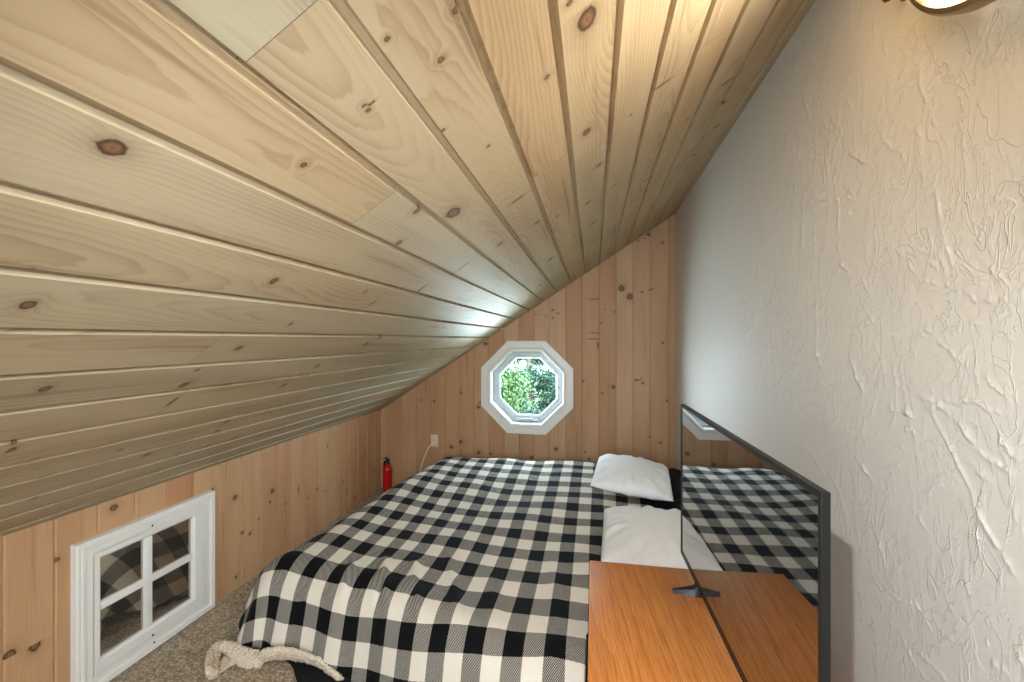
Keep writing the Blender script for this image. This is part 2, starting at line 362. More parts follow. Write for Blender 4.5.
ST = [([(0.902,1.948),(0.933,1.909),(0.946,1.893)],0.004,1.0),([(0.928,1.878),(0.905,1.883),(0.882,1.873),(0.865,1.861)],0.004,1.4),([(0.992,1.995),(1.047,1.989),(1.06,1.993)],0.004,1.0),([(1.07,1.98),(1.07,1.926),(1.044,1.866)],0.006,1.3),([(1.147,1.953),(1.109,1.96),(1.08,1.954)],0.005,1.0),([(1.193,1.905),(1.189,1.87),(1.151,1.832),(1.128,1.817),(1.102,1.771)],0.006,1.3),([(1.167,1.915),(1.143,1.882)],0.004,1.0),([(1.109,1.855),(1.063,1.823)],0.005,1.4),([(1.063,1.844),(1.087,1.845)],0.005,1),([(1.016,1.854),(0.984,1.838)],0.005,1),([(0.975,1.8),(0.943,1.809)],0.004,1),([(0.936,1.746),(0.914,1.728)],0.006,1.2),([(1.031,1.719),(1.019,1.668),(1.004,1.591),(0.984,1.542),(0.97,1.5)],0.006,1.3),([(0.998,1.485),(0.964,1.499),(0.914,1.506),(0.891,1.515)],0.004,1.4),([(1.004,1.513),(0.986,1.495)],0.004,1.0),([(0.967,1.5),(0.933,1.466),(0.895,1.465),(0.861,1.464),(0.845,1.474)],0.006,1.8),([(1.073,1.517),(1.053,1.52),(1.025,1.507)],0.005,1.3),([(0.949,1.42),(0.933,1.428),(0.919,1.424)],0.005,1.2),([(1.189,1.744),(1.124,1.736)],0.004,1.0),([(1.053,1.587),(1.01,1.555),(1.001,1.522)],0.006,1.2),([(1.087,1.599),(1.053,1.582),(1.016,1.561)],0.006,1.3),([(1.047,1.557),(1.016,1.538)],0.006,1.2),([(1.109,1.573),(1.08,1.528)],0.004,1.0),([(1.063,1.423),(1.037,1.408)],0.005,1.0),([(0.984,1.41),(0.967,1.414)],0.005,1.2),([(1.047,1.615),(1.034,1.583)],0.004,1),([(1.04,1.25),(0.992,1.191),(0.964,1.154),(0.938,1.11)],0.005,1.3),([(1.022,1.396),(0.981,1.367),(0.933,1.337)],0.004,1.2),([(0.97,1.24),(0.943,1.215)],0.007,2.0),([(0.938,1.204),(0.905,1.196),(0.878,1.183),(0.861,1.188)],0.006,1.8),([(1.01,1.283),(0.975,1.277),(0.933,1.287),(0.905,1.275),(0.882,1.273)],0.005,1.5),([(0.914,1.331),(0.891,1.315),(0.865,1.3)],0.004,1.4),([(0.887,1.244),(0.878,1.222),(0.857,1.206),(0.845,1.211)],0.005,1.3),([(1.028,1.353),(0.964,1.337)],0.004,1.0),([(1.004,1.309),(0.954,1.321)],0.006,1.4),([(1.047,1.254),(1.016,1.266),(0.989,1.252)],0.008,2.0),([(1.073,1.28),(1.031,1.273)],0.007,1.8),([(1.124,1.237),(1.087,1.233)],0.008,1.8),([(1.132,1.199),(1.073,1.206)],0.007,1.7),([(1.155,1.151),(1.109,1.158)],0.005,1.4),([(1.047,1.091),(1.01,1.122),(0.97,1.13)],0.005,1.0),([(1.06,1.077),(1.016,1.109),(0.964,1.119)],0.005,1.0),([(1.053,1.099),(1.004,1.131),(0.964,1.136)],0.005,1.0),([(0.941,1.165),(0.905,1.155)],0.006,1.4),([(1.224,1.386),(1.189,1.348),(1.18,1.288)],0.005,1.0),([(1.155,1.333),(1.139,1.276)],0.005,1.0),([(1.172,1.24),(1.124,1.237)],0.006,1.4),([(0.937,1.11),(0.91,1.073),(0.874,1.035),(0.846,1.006)],0.007,1.8),([(1.233,0.821),(1.173,0.816),(1.128,0.817),(1.086,0.84),(1.063,0.833),(1.04,0.811)],0.005,1.6),([(1.102,1.04),(1.07,1.021),(1.044,1.001)],0.005,1.2),([(0.961,1.037),(0.918,1.047)],0.005,1.5),([(1.086,0.742),(1.033,0.743),(0.992,0.742)],0.006,1.5),([(1.132,0.743),(1.094,0.711),(1.048,0.699)],0.005,1.3),([(1.233,0.952),(1.202,0.901),(1.178,0.869)],0.005,1.3),([(1.178,0.925),(1.141,0.879)],0.005,1.2),([(0.899,0.844),(0.86,0.851)],0.006,1.3),([(0.855,0.893),(0.842,0.881)],0.006,1.4),([(1.173,0.84),(1.128,0.823)],0.005,1.2),([(1.518,1.382),(1.504,1.34),(1.469,1.306)],0.009,1.8),([(1.448,1.266),(1.403,1.261),(1.367,1.275)],0.006,1.2),([(1.328,1.347),(1.301,1.3),(1.27,1.267)],0.008,1.5),([(1.391,1.151),(1.311,1.16)],0.006,1.2),([(1.29,1.083),(1.241,1.055)],0.008,1.6),([(1.639,1.059),(1.526,1.033),(1.455,0.989)],0.005,1.2),([(1.455,1.21),(1.448,1.177)],0.006,1.4),([(2.006,1.171),(1.993,1.027)],0.007,1.2),([(1.824,1.229),(1.792,1.206)],0.006,1.2),([(1.693,1.38),(1.656,1.333)],0.006,1),([(1.526,1.861),(1.483,1.808),(1.429,1.798)],0.008,1.3),([(1.41,1.806),(1.379,1.78),(1.344,1.785),(1.29,1.753)],0.008,1.8),([(1.605,1.775),(1.601,1.694)],0.009,1.4),([(1.526,1.748),(1.518,1.659)],0.008,1.4),([(1.379,1.776),(1.385,1.706)],0.007,1.5),([(1.41,1.625),(1.344,1.586)],0.008,1.5),([(1.721,1.498),(1.693,1.398)],0.01,1.4),([(1.511,1.542),(1.504,1.398)],0.009,1.4),([(1.333,1.75),(1.328,1.724)],0.008,1.6),([(1.301,1.423),(1.241,1.439)],0.008,1.6),([(1.356,1.821),(1.311,1.775),(1.27,1.768)],0.008,1.5),([(1.28,1.567),(1.236,1.508)],0.006,1.2),([(1.588,2.19),(1.549,2.095)],0.009,1.5),([(1.549,2.295),(1.497,2.216)],0.008,1.4),([(1.469,2.328),(1.462,2.261)],0.012,1.3),([(1.416,2.168),(1.28,2.093)],0.006,1.2),([(1.328,1.89),(1.231,1.825)],0.008,1.8),([(1.639,2.391),(1.656,2.307)],0.011,1.2),([(1.469,2.042),(1.391,1.972)],0.007,1.3),([(1.429,2.037),(1.361,1.965)],0.007,1.3),([(1.483,2.028),(1.416,1.967)],0.007,1.3),([(1.339,2.043),(1.311,1.998)],0.008,1.3),([(1.497,2.02),(1.403,1.958)],0.006,1.2),([(1.731,2.392),(1.712,2.298)],0.012,1.2)]
# ---------------------------------------------------------------- tongue-and-groove boarding
KR = {'X': (.026, .019), 'L': (.015, .012), 'M': (.009, .0105), 'S': (.0055, .006), 'T': (.0042, .0042), 'l': (.005, .022), 'R': (.016, .0155), 'h': (.0025, .03), 'v': (.016, .0035)}
def boards(name, mat, O, eu, ev, nrm, seams, spans, joints, knots, tone, breaks=(), chamf=.0042, gap=.0055, depth=.0125, ksc=1.0):
    """One boarded wall as a single mesh.  spans(v) -> list of (u0,u1); joints {board: [u,...]}; knots [(u,v,class)]"""
    O, eu, ev, nrm = map(np.array, (O, eu, ev, nrm))
    V, F, UB, UK, PID = [], [], [], [], []
    flip = np.dot(np.cross(eu, ev), nrm) < 0
    rnd = random.Random(sum(map(ord, name)))
    for bi, (v0, v1) in enumerate(zip(seams, seams[1:])):
        vc = (v0 + v1) / 2
        prof = [(v0, -depth), (v0 + gap, -depth), (v0 + gap + chamf, 0), (v1 - gap - chamf, 0), (v1 - gap, -depth), (v1, -depth)]
        for bk in breaks:
            if v0 + gap + chamf + .001 < bk < v1 - gap - chamf - .001: prof.append((bk, 0))
        prof.sort(key=lambda t: t[0])
        if v1 - v0 < .03: prof = [(v0, 0), (v1, 0)]
        kb = sorted([k for k in knots if v0 <= k[1] < v1])
        nsp = len(spans(vc))
        alls = [spans(min(max(p[0], v0 + 1e-5), v1 - 1e-5)) for p in prof]
        for si in range(max(len(a) for a in alls)):
            get = lambda a: a[min(si, len(a) - 1)] if len(a) > si else None
            lo = min(get(a)[0] for a in alls if get(a)); hi = max(get(a)[1] for a in alls if get(a))
            js = [lo - 1] + [j for j in joints.get(bi, []) if lo < j < hi] + [hi + 1]
            for pi, (ja, jb) in enumerate(zip(js, js[1:])):
                pid = (rnd.random(), tone(bi, pi, rnd), rnd.random(), 1)
                ks = [k for k in kb if ja < k[0] < jb]
                cuts = [ja + (.0005 if pi else 0)] + [(a[0] + b[0]) / 2 for a, b in zip(ks, ks[1:])] + [jb - (.0005 if pi < len(js) - 2 else 0)]
                for ci, (ca, cb) in enumerate(zip(cuts, cuts[1:])):
                    k = ks[ci] if ks else None
                    for pa, pb, sa, sb in zip(prof, prof[1:], alls, alls[1:]):
                        ga, gb = get(sa), get(sb)
                        if ga is None or gb is None: continue
                        q = []
                        for (pv, ph), g, order in ((pa, ga, (0, 1)), (pb, gb, (1, 0))):
                            us = (min(max(ca, g[0]), g[1]), min(max(cb, g[0]), g[1]))
                            q += [(us[o], pv, ph) for o in order]
                        # q: a_lo, a_hi, b_hi, b_lo
                        if q[1][0] - q[0][0] < 1e-6 and q[2][0] - q[3][0] < 1e-6: continue
                        if q[1][0] - q[0][0] < 1e-6: q = [q[0], q[2], q[3]]
                        elif q[2][0] - q[3][0] < 1e-6: q = [q[0], q[1], q[2]]
                        if not flip: pass
                        else: q = q[::-1]
                        base = len(V)
                        for (uu, vv, hh) in q:
                            V.append(O + eu * uu + ev * vv + nrm * hh)
                            UB.append((uu, vv - vc))
                            if k:
                                ru, rv = [x * ksc for x in KR[k[2]]]
                                UK.append(((uu - k[0]) / ru, (vv - k[1]) / rv))
                            else: UK.append((12., 12.))
                            PID.append(pid)
                        F.append(tuple(range(base, base + len(q))))
    me = bpy.data.meshes.new(name)
    me.from_pydata([tuple(map(float, p)) for p in V], [], F)
    me.materials.append(mat)
    for nm, dat in (('board', UB), ('knot', UK)):
        l = me.uv_layers.new(name=nm)
        l.data.foreach_set('uv', np.array([dat[lp.vertex_index] for lp in me.loops], dtype=np.float32).ravel())
    ca = me.color_attributes.new('pid', 'FLOAT_COLOR', 'CORNER')
    ca.data.foreach_set('color', np.array([PID[lp.vertex_index] for lp in me.loops], dtype=np.float32).ravel())
    me.update()
    return tag(link(bpy.data.objects.new(name, me)), kind='structure')

# sloping ceiling: across coordinate s runs down the slope from the plaster wall
SMAX = (XR - XL) * SLEN
CS = [-.03, .06, .204, .346, .474, .603, .742, .882, 1.025, 1.166, 1.307, 1.449, 1.595, 1.743, 1.892, 2.043, 2.19, 2.342, 2.494, 2.639, 2.798, 2.945, 3.085, SMAX + .02]
def board_of(v): return max(i for i, s in enumerate(CS) if s <= v)
CJ = {}
for v, u in [(1.247, .474), (1.374, .923), (1.968, .98), (1.671, 1.411), (.95, 1.341), (.408, 1.288), (.818, 1.45), (1.543, 2.019), (1.323, 2.25), (1.145, 2.696), (.751, 2.904), (.262, 2.236), (1.968, 2.3), (2.1, 2.62), (1.8, 2.15), (1.247, 3.1), (1.671, 2.9), (.54, 2.5), (.67, 2.75), (2.41, 1.9), (2.57, 2.4), (2.7, 1.5), (2.26, 2.1), (2.87, 2.7), (3.0, 1.9), (1.09, -.3), (1.5, -.5), (.95, 3.2), (2.3, 3.2)]:
    CJ.setdefault(board_of(v), []).append(u)
for k in CJ: CJ[k].sort()
CT = {(9, 0): .0, (9, 1): .55, (10, 0): .75, (10, 1): .25, (11, 0): .72, (12, 0): .5, (8, 0): .6, (7, 0): .95, (7, 1): .85, (6, 0): .75, (5, 0): .7, (4, 0): .7, (3, 0): .7, (3, 1): .95, (13, 0): .3, (14, 0): .45, (14, 1): .3}
boards('ceiling', M_CEIL, (XR, 0, ZT), (0, 1, 0), (-1 / SLEN, 0, -SL / SLEN), (SL / SLEN, 0, -1 / SLEN), CS,
       lambda v: [(YR, YB + .01)], CJ, [(b, a, c) for a, b, c in CK], lambda b, p, r: CT.get((b, p), r.uniform(.25, .75)), ksc=1.1)
# gable wall with an octagonal opening
WX, WZ, WA = -.578, .972, .411              # window centre and outer half width of its trim
MID = .355                                  # hidden edge of the board opening, under the trim
OT = MID * math.tan(math.pi / 8)
def gable_spans(v):
    d = abs(v - WX); top = ceil_z(v) + .01
    if d >= MID: return [(0, top)]
    h = MID if d <= OT else MID - (d - OT)
    return [(0, WZ - h), (WZ + h, top)]
GS = [XL - .01, -1.90, -1.763, -1.615, -1.478, -1.334, -1.205, -1.059, -.920, -.783, -.647, -.512, -.375, -.232, -.094, .051, .193, .334, .477, .622, XR + .02]
boards('wall_back', M_GABLE, (0, YB, 0), (0, 0, 1), (1, 0, 0), (0, -1, 0), GS, gable_spans, {}, [(b, a, c) for a, b, c in BK],
       lambda b, p, r: r.uniform(.0, 1.0), breaks=(WX - MID + 1e-4, WX - MID - 1e-4, WX - OT, WX + OT, WX + MID - 1e-4, WX + MID + 1e-4), chamf=.005, gap=.0015, depth=.005, ksc=1.55)
KS = [YR] + [1.175 - .1475 * k for k in range(18, 0, -1)] + [1.175, 1.322, 1.468, 1.617, 1.762, 1.909, 2.058, 2.209, 2.363, 2.501, 2.644, 2.801, 2.94, 3.077, 3.205, 3.345, 3.49, 3.64, 3.78, YB + .01]
KT = {1.617: .1, 1.762: 1.0, 1.909: .0, 1.468: .25, 1.322: .2, 1.175: .3}
boards('wall_left', M_KNEE, (XL, 0, 0), (0, 0, 1), (0, 1, 0), (1, 0, 0), KS, lambda v: [(0, KNEE + .01)], {}, [(b, a, c) for a, b, c in KK],
       lambda b, p, r: KT.get(KS[b], r.uniform(0, .6)), chamf=.005, gap=.0015, depth=.005, ksc=1.45)
# backing behind the joints, so that no daylight comes through the shell
def slab(name, pts, off, mat):
    bm = bmesh.new(); add_prism(bm, pts, (0, 0, 0), off)
    return tag(bm_obj(name, bm, mat), kind='structure')
cdn = Vector((SL / SLEN, 0, -1 / SLEN))
c0, c1 = Vector((XR + .02, 0, ceil_z(XR + .02))), Vector((XL - .02, 0, ceil_z(XL - .02)))
slab('ceiling_backing', [c0 + Vector((0, YR - .1, 0)) - cdn * .0135, c0 + Vector((0, YB + .1, 0)) - cdn * .0135, c1 + Vector((0, YB + .1, 0)) - cdn * .0135, c1 + Vector((0, YR - .1, 0)) - cdn * .0135], -cdn * .1, M_BARK)
slab('wall_left_backing', [(XL - .0065, YR, -.1), (XL - .0065, YB + .1, -.1), (XL - .0065, YB + .1, KNEE), (XL - .0065, YR, KNEE)], (-.1, 0, 0), M_BARK)

# plaster wall: a modelled skip-trowel relief
def plaster_wall():
    y0, y1, z0, z1 = .72, YB + .01, .0, ZT + .03
    ys = np.concatenate([np.arange(y0, 1.8, .003), np.arange(1.8, 2.6, .005), np.arange(2.6, y1 + .01, .01)]); zs = np.concatenate([np.arange(z0, .5, .012), np.arange(.5, z1, .0032)]); ny, nz = len(ys), len(zs)
    Hh = np.zeros((nz, ny), np.float32)
    def stroke(pts, w, a, taper=True, skew=0.0):
        w = max(w, .0042) * .60; a = a * .0019
        pts = np.array(pts, float)
        lo, hi = pts.min(0) - 4 * w, pts.max(0) + 4 * w
        iy = slice(max(0, int(np.searchsorted(ys, lo[0])) - 1), min(ny, int(np.searchsorted(ys, hi[0])) + 1)); iz = slice(max(0, int(np.searchsorted(zs, lo[1])) - 1), min(nz, int(np.searchsorted(zs, hi[1])) + 1))
        if iy.stop <= iy.start or iz.stop <= iz.start: return
        Y, Z = np.meshgrid(ys[iy], zs[iz]); best = np.full(Y.shape, 9.0); tt = np.zeros(Y.shape); sg = np.zeros(Y.shape)
        n = len(pts) - 1
        for k in range(n):
            p, q = pts[k], pts[k + 1]; d = q - p; L2 = (d ** 2).sum() + 1e-12
            t = np.clip(((Y - p[0]) * d[0] + (Z - p[1]) * d[1]) / L2, 0, 1)
            ey, ez = Y - p[0] - t * d[0], Z - p[1] - t * d[1]
            dist = np.hypot(ey, ez); m = dist < best
            best[m] = dist[m]; tt[m] = ((k + t) / n)[m]; sg[m] = np.sign(ey * d[1] - ez * d[0])[m]
        env = np.sqrt(np.clip(np.sin(np.pi * np.clip(tt * .9 + .05, 0, 1)), 0, 1))
        side = np.where(sg > 0, 1.7, .62) if rng.random() < .5 else np.where(sg > 0, .62, 1.7)
        prof = np.exp(-(best / (w * side)) ** 1.5)
        kn = rng.uniform(.15, 1.0, max(4, int(n * 1.6)) + 1); env = env * np.interp(tt, np.linspace(0, 1, len(kn)), kn)
        prof = prof + .22 * np.exp(-(best / (w * 2.4)) ** 2) * (sg > 0)
        reg = Hh[iz, iy]; np.maximum(reg, (a * env * prof).astype(np.float32), out=reg)
    for pts, w, a in ST: 
        P = [np.array(p) for p in pts]; Q = [P[0]]
        for p, q in zip(P, P[1:]):
            for k in range(1, 6):
                Q.append(p + (q - p) * k / 5 + rng.normal(0, .0016, 2) * (k < 5))
        stroke(Q, w, a * 1.25)
    for _ in range(820):
        y, z = rng.uniform(.8, 3.85), rng.uniform(.3, 2.4)
        far = min(1, max(0, (y - 1.2) / 1.5))
        ang = rng.normal(-1.45, .35 + .5 * (1 - far)); L = rng.uniform(.03, .12 + .12 * far); cv = rng.normal(0, 2.0)
        pts = [(y, z)]
        for k in range(7):
            y += math.cos(ang) * L / 7; z += math.sin(ang) * L / 7; ang += cv * L / 7 + rng.normal(0, .18); pts.append((y, z))
        stroke(pts, rng.uniform(.0035, .006), rng.uniform(.35, 1.1))
    for _ in range(46):                       # chatter: short parallel ripples left by the trowel
        y, z = rng.uniform(.85, 3.0), rng.uniform(.6, 2.3); ang = rng.uniform(-.6, .6); da = rng.uniform(-1.9, -1.1)
        for k in range(rng.integers(3, 8)):
            yy, zz = y + math.cos(da) * .011 * k, z + math.sin(da) * .011 * k; a2 = ang; L = rng.uniform(.03, .07); pts = [(yy, zz)]
            for q in range(5):
                yy += math.cos(a2) * L / 5; zz += math.sin(a2) * L / 5; a2 += .12; pts.append((yy, zz))
            stroke(pts, .0042, rng.uniform(.3, .75))
    for _ in range(600):
        y, z = rng.uniform(.8, 3.4), rng.uniform(.4, 2.4); a = rng.uniform(0, 6.28)
        stroke([(y, z), (y + .008 * math.cos(a), z + .008 * math.sin(a))], .004, rng.uniform(.5, 1.5))
    Y, Z = np.meshgrid(ys, zs)
    X = XR - Hh
    V = np.stack([X, Y, Z], -1).reshape(-1, 3)
    idx = np.arange(ny * nz).reshape(nz, ny)
    F = np.stack([idx[:-1, :-1], idx[1:, :-1], idx[1:, 1:], idx[:-1, 1:]], -1).reshape(-1, 4)
    # plain strip beside and behind the camera
    b = len(V)
    V = np.vstack([V, [(XR, YR, 0), (XR, y0, 0), (XR, y0, z1), (XR, YR, z1)]]); nf = len(F) + 1
    me = bpy.data.meshes.new('wall_right')
    me.vertices.add(len(V)); me.vertices.foreach_set('co', V.astype(np.float32).ravel())
    loops = np.concatenate([F.ravel(), [b, b + 3, b + 2, b + 1]]).astype(np.int32)
    me.loops.add(len(loops)); me.loops.foreach_set('vertex_index', loops)
    me.polygons.add(nf); me.polygons.foreach_set('loop_start', np.arange(nf, dtype=np.int32) * 4)
    me.polygons.foreach_set('use_smooth', [True] * nf)
    me.update(calc_edges=True); me.validate()
    me.materials.append(M_PLASTER)
    tag(link(bpy.data.objects.new('wall_right', me)), kind='structure')
plaster_wall()
slab('wall_right_backing', [(XR + .006, YR, -.1), (XR + .006, YB + .1, -.1), (XR + .006, YB + .1, ZT + .02), (XR + .006, YR, ZT + .02)], (.1, 0, 0), M_PLASTER)
slab('wall_front', [(XL - .1, YR, -.1), (XR + .1, YR, -.1), (XR + .1, YR, ceil_z(XR + .1)), (XL - .1, YR, ceil_z(XL - .1))], (0, -.1, 0), M_PLASTER)
slab('floor', [(XL - .05, YR - .05, 0), (XR + .05, YR - .05, 0), (XR + .05, YB + .05, 0), (XL - .05, YB + .05, 0)], (0, 0, -.1), M_CARPET)
# outer skin of the gable, with the same opening
def gable_skin():
    bm = bmesh.new(); oc = [(WX + MID / math.cos(math.pi / 8) * math.cos(math.pi / 8 + k * math.pi / 4), WZ + MID / math.cos(math.pi / 8) * math.sin(math.pi / 8 + k * math.pi / 4)) for k in range(8)]
    xs = [XL - .1, WX - MID, WX - OT, WX + OT, WX + MID, XR + .1]
    for y in (YB + .008, YB + .10):
        for xa, xb in zip(xs, xs[1:]):
            e = 1e-5; A, B = gable_spans(xa + e), gable_spans(xb - e)
            for (a0, a1), (b0, b1) in zip(A, B) if len(A) == len(B) else []:
                bm.faces.new([bm.verts.new(p) for p in ((xa, y, a0), (xb, y, b0), (xb, y, b1), (xa, y, a1))])
    me = bpy.data.meshes.new('wall_back_backing'); bm.to_mesh(me); bm.free(); me.materials.append(M_BARK)
    tag(link(bpy.data.objects.new('wall_back_backing', me)), kind='structure')
gable_skin()

# ---------------------------------------------------------------- framed openings
def ring_loft(name, outline, prof, mat, parent, to3):
    """outline(inset)->2-D points; prof=[(inset,height)...]; to3(x,y,h)->3-D"""
    V, F = [], []; n = len(outline(0))
    for ins, h in prof:
        V += [to3(x, y, h) for x, y in outline(ins)]
    for k in range(len(prof) - 1):
        for i in range(n):
            j = (i + 1) % n
            F.append((k * n + i, k * n + j, (k + 1) * n + j, (k + 1) * n + i))
    o = mesh_obj(name, V, F, mat, parent)
    bm = bmesh.new(); bm.from_mesh(o.data); bmesh.ops.recalc_face_normals(bm, faces=bm.faces); bm.to_mesh(o.data); bm.free()
    return o
def octo(a):
    R = lambda ins: (a - ins) / math.cos(math.pi / 8)
    return lambda ins: [(R(ins) * math.cos(math.pi / 8 + k * math.pi / 4), R(ins) * math.sin(math.pi / 8 + k * math.pi / 4)) for k in range(8)]
w1 = tag(empty('window_1', (WX, YB, WZ)), 'white octagonal window in the pine gable wall above the bed', 'window', kind='structure')
loc = lambda x, y, h: (x, -h, y)
ring_loft('window_trim', octo(WA), [(0, -.004), (0, .016), (.003, .019), (.058, .021), (.062, .026), (.066, .021), (.070, .026), (.086, .026), (.094, .018), (.096, -.02), (.098, -.10)], M_WHITE, w1, loc)
ring_loft('window_sash', octo(.313), [(0, -.095), (0, -.062), (.008, -.055), (.030, -.055), (.036, -.060), (.048, -.060), (.056, -.072), (.060, -.085), (.060, -.095), (0, -.095)], M_SASH, w1, loc)
mesh_obj('window_glass', [loc(x, y, -.083) for x, y in octo(.262)(0)], [tuple(range(8))], M_GLASS, w1)
bm = bmesh.new(); add_box(bm, (-.105, .03, -.305), (.105, .066, -.288), .003); add_box(bm, (-.07, .015, -.290), (.05, .032, -.280), .003); add_box(bm, (.02, .006, -.294), (.05, .03, -.276), .004)
bm_obj('window_latch', bm, M_SASH, w1, True)
bm = bmesh.new()
for sx in (-1, 1): add_lathe(bm, [(.004, 0), (.004, .003), (0, .0035)], 10, Matrix.Translation((sx * .287, .055, 0)) @ Matrix.Rotation(math.pi / 2, 4, 'X'))
bm_obj('sash_screw', bm, M_DARKHOLE, w1)

w2 = tag(empty('window_2', (XL, 1.687, 0)), 'white four-pane window low in the pine knee wall', 'window', kind='structure')
Y0, Y1, Z0, Z1 = 1.371 - 1.687, 2.004 - 1.687, .006, .611
def rect(y0, y1, z0, z1):
    return lambda i: [(y0 + i, z0 + i), (y1 - i, z0 + i), (y1 - i, z1 - i), (y0 + i, z1 - i)]
lk = lambda y, z, h: (h, y, z)
ring_loft('window_casing', rect(Y0, Y1, Z0, Z1), [(0, -.004), (0, .028), (.003, .031), (.011, .031), (.013, .027), (.016, .027), (.018, .033), (.026, .033), (.028, .029), (.032, .029), (.034, .027), (.062, .027)], M_WHITE, w2, lk)
iy0, iy1, iz0, iz1 = 1.462 - 1.687, 1.880 - 1.687, .118, .520
def frame_face():
    a = rect(Y0, Y1, Z0, Z1)(.060); b = [(iy0 - .008, iz0 - .008), (iy1 + .008, iz0 - .008), (iy1 + .008, iz1 + .008), (iy0 - .008, iz1 + .008)]
    c = [(iy0, iz0), (iy1, iz0), (iy1, iz1), (iy0, iz1)]
    V = [lk(y, z, .027) for y, z in a] + [lk(y, z, .027) for y, z in b] + [lk(y, z, .019) for y, z in c] + [lk(y, z, .004) for y, z in c]
    F = [(k * 4 + i, k * 4 + (i + 1) % 4, k * 4 + 4 + (i + 1) % 4, k * 4 + 4 + i) for k in range(3) for i in range(4)]
    mesh_obj('window_sash', V, F, M_WHITE, w2)
frame_face()
bm = bmesh.new(); my = 1.660 - 1.687
add_box(bm, (.004, my - .017, iz0 - .002), (.020, my + .017, iz1 + .002), .003)
bm_obj('muntin', bm, M_WHITE, w2, True)
bm = bmesh.new(); add_box(bm, (.0045, iy0 - .002, .326 - .016), (.0196, iy1 + .002, .326 + .016), .003)
bm_obj('muntin', bm, M_WHITE, w2, True)
for a0, a1 in ((iy0 - .003, my - .014), (my + .014, iy1 + .003)):
    for b0, b1 in ((iz0 - .003, .314), (.338, iz1 + .003)):
        box('pane', (.001, a0, b0), (.0075, a1, b1), M_PANE, w2)
for y, z in ((1.6696, .566), (1.672, .075), (1.676, .040)):
    bm = bmesh.new(); add_lathe(bm, [(.0048, 0), (.0048, .0012), (.002, .0016), (0, .001)], 12, Matrix.Translation((.0268 if z > .05 else .029, y - 1.687, z)) @ Matrix.Rotation(math.pi / 2, 4, 'Y'))
    bm_obj('screw', bm, M_DARKHOLE, w2)
# ---------------------------------------------------------------- bed
def sm(x, a, b):
    t = np.clip((x - a) / (b - a), 0, 1); return t * t * (3 - 2 * t)
YFAR = 3.58
def bed_top(Y): return .345 + .065 * sm(Y, 2.1, 3.5)
def edge_y(X):  return np.interp(X, [-1.5, -1.3, -1.0, -.84, -.6, -.4, -.14, -.03, .02, .4], [1.97, 1.94, 1.88, 1.82, 1.71, 1.625, 1.575, 1.60, 1.69, 1.69])
def edge_x(Y):  return np.interp(Y, [1.4, 1.9, 3.55], [-1.415, -1.395, -1.175])
RB, STEEP = .165, math.radians(72)
def drape(t, floor):
    """arc length past the edge -> (outward, down)"""
    t1 = RB * STEEP
    h = np.where(t < t1, RB * np.sin(t / RB), RB * math.sin(STEEP) + (t - t1) * math.cos(STEEP))
    d = np.where(t < t1, RB * (1 - np.cos(t / RB)), RB * (1 - math.cos(STEEP)) + (t - t1) * math.sin(STEEP))
    over = np.maximum(d - floor, 0) / math.sin(STEEP)
    return h + over * .9, np.minimum(d, floor)
def cloth_pos(p, q, inset=0.0, lift=0.0, folds=1.0):
    """p, q: arc coordinates of the cloth (p = X, q = Y on the top, running past the foot and near edges)"""
    ex = edge_x(np.clip(q, 1.4, 3.6)) + inset; tx = np.maximum(ex - p, 0); Xt = np.maximum(p, ex)
    ey = edge_y(Xt) + inset; ty = np.maximum(ey - q, 0); Yt = np.maximum(q, ey)
    t = np.hypot(tx, ty); ph = np.arctan2(ty, tx + 1e-9)
    zt = bed_top(Yt) - inset
    h, d = drape(t, zt - .012 + lift * 0)
    k = np.clip(d / zt, 0, 1)
    # hanging folds
    along = np.where(ty > tx, Xt, Yt)
    rip = .014 * np.sin(Xt * 17 + 1.1 * np.sin(Xt * 5)) * np.sin(ph) + .016 * np.sin(ph * 7 + .6) * np.minimum(tx, ty) / .2 + .010 * np.sin(Yt * 13) * np.cos(ph)
    h = h * (1 + .32 * np.cos(ph) ** 1.5 * sm(Yt, 3.4, 2.2)) + folds * k * rip
    tb = np.maximum(q - YFAR, 0)                       # tucked down at the back
    X, Y, Z = Xt - h * np.cos(ph), Yt - h * np.sin(ph), zt - d
    hb, db = drape(tb, .30)
    Y = np.where(tb > 0, YFAR + hb, Y); Z = np.where(tb > 0, Z - db, Z)
    return X, Y, Z + lift
HEM_T = lambda X: np.interp(X, [-1.6, -1.36, -1.2, -1.05, -.9, -.7, .4], [.425, .42, .392, .40, .45, .47, .47])
FOLDS = [((-.98, 1.99), (-.80, 1.62), .022, .022), ((-.84, 2.02), (-.66, 1.60), .020, .020), ((-.90, 1.86), (-.88, 1.66), .016, -.018), ((-.76, 1.86), (-.70, 1.62), .016, -.016), ((-.70, 2.10), (-.48, 1.58), .022, .015), ((-1.12, 1.96), (-1.05, 1.66), .022, .018), ((-.45, 1.95), (-.32, 1.5), .03, .010), ((-1.25, 1.75), (-1.30, 1.6), .02, .012), ((-.2, 2.2), (-.12, 1.6), .03, .008)]
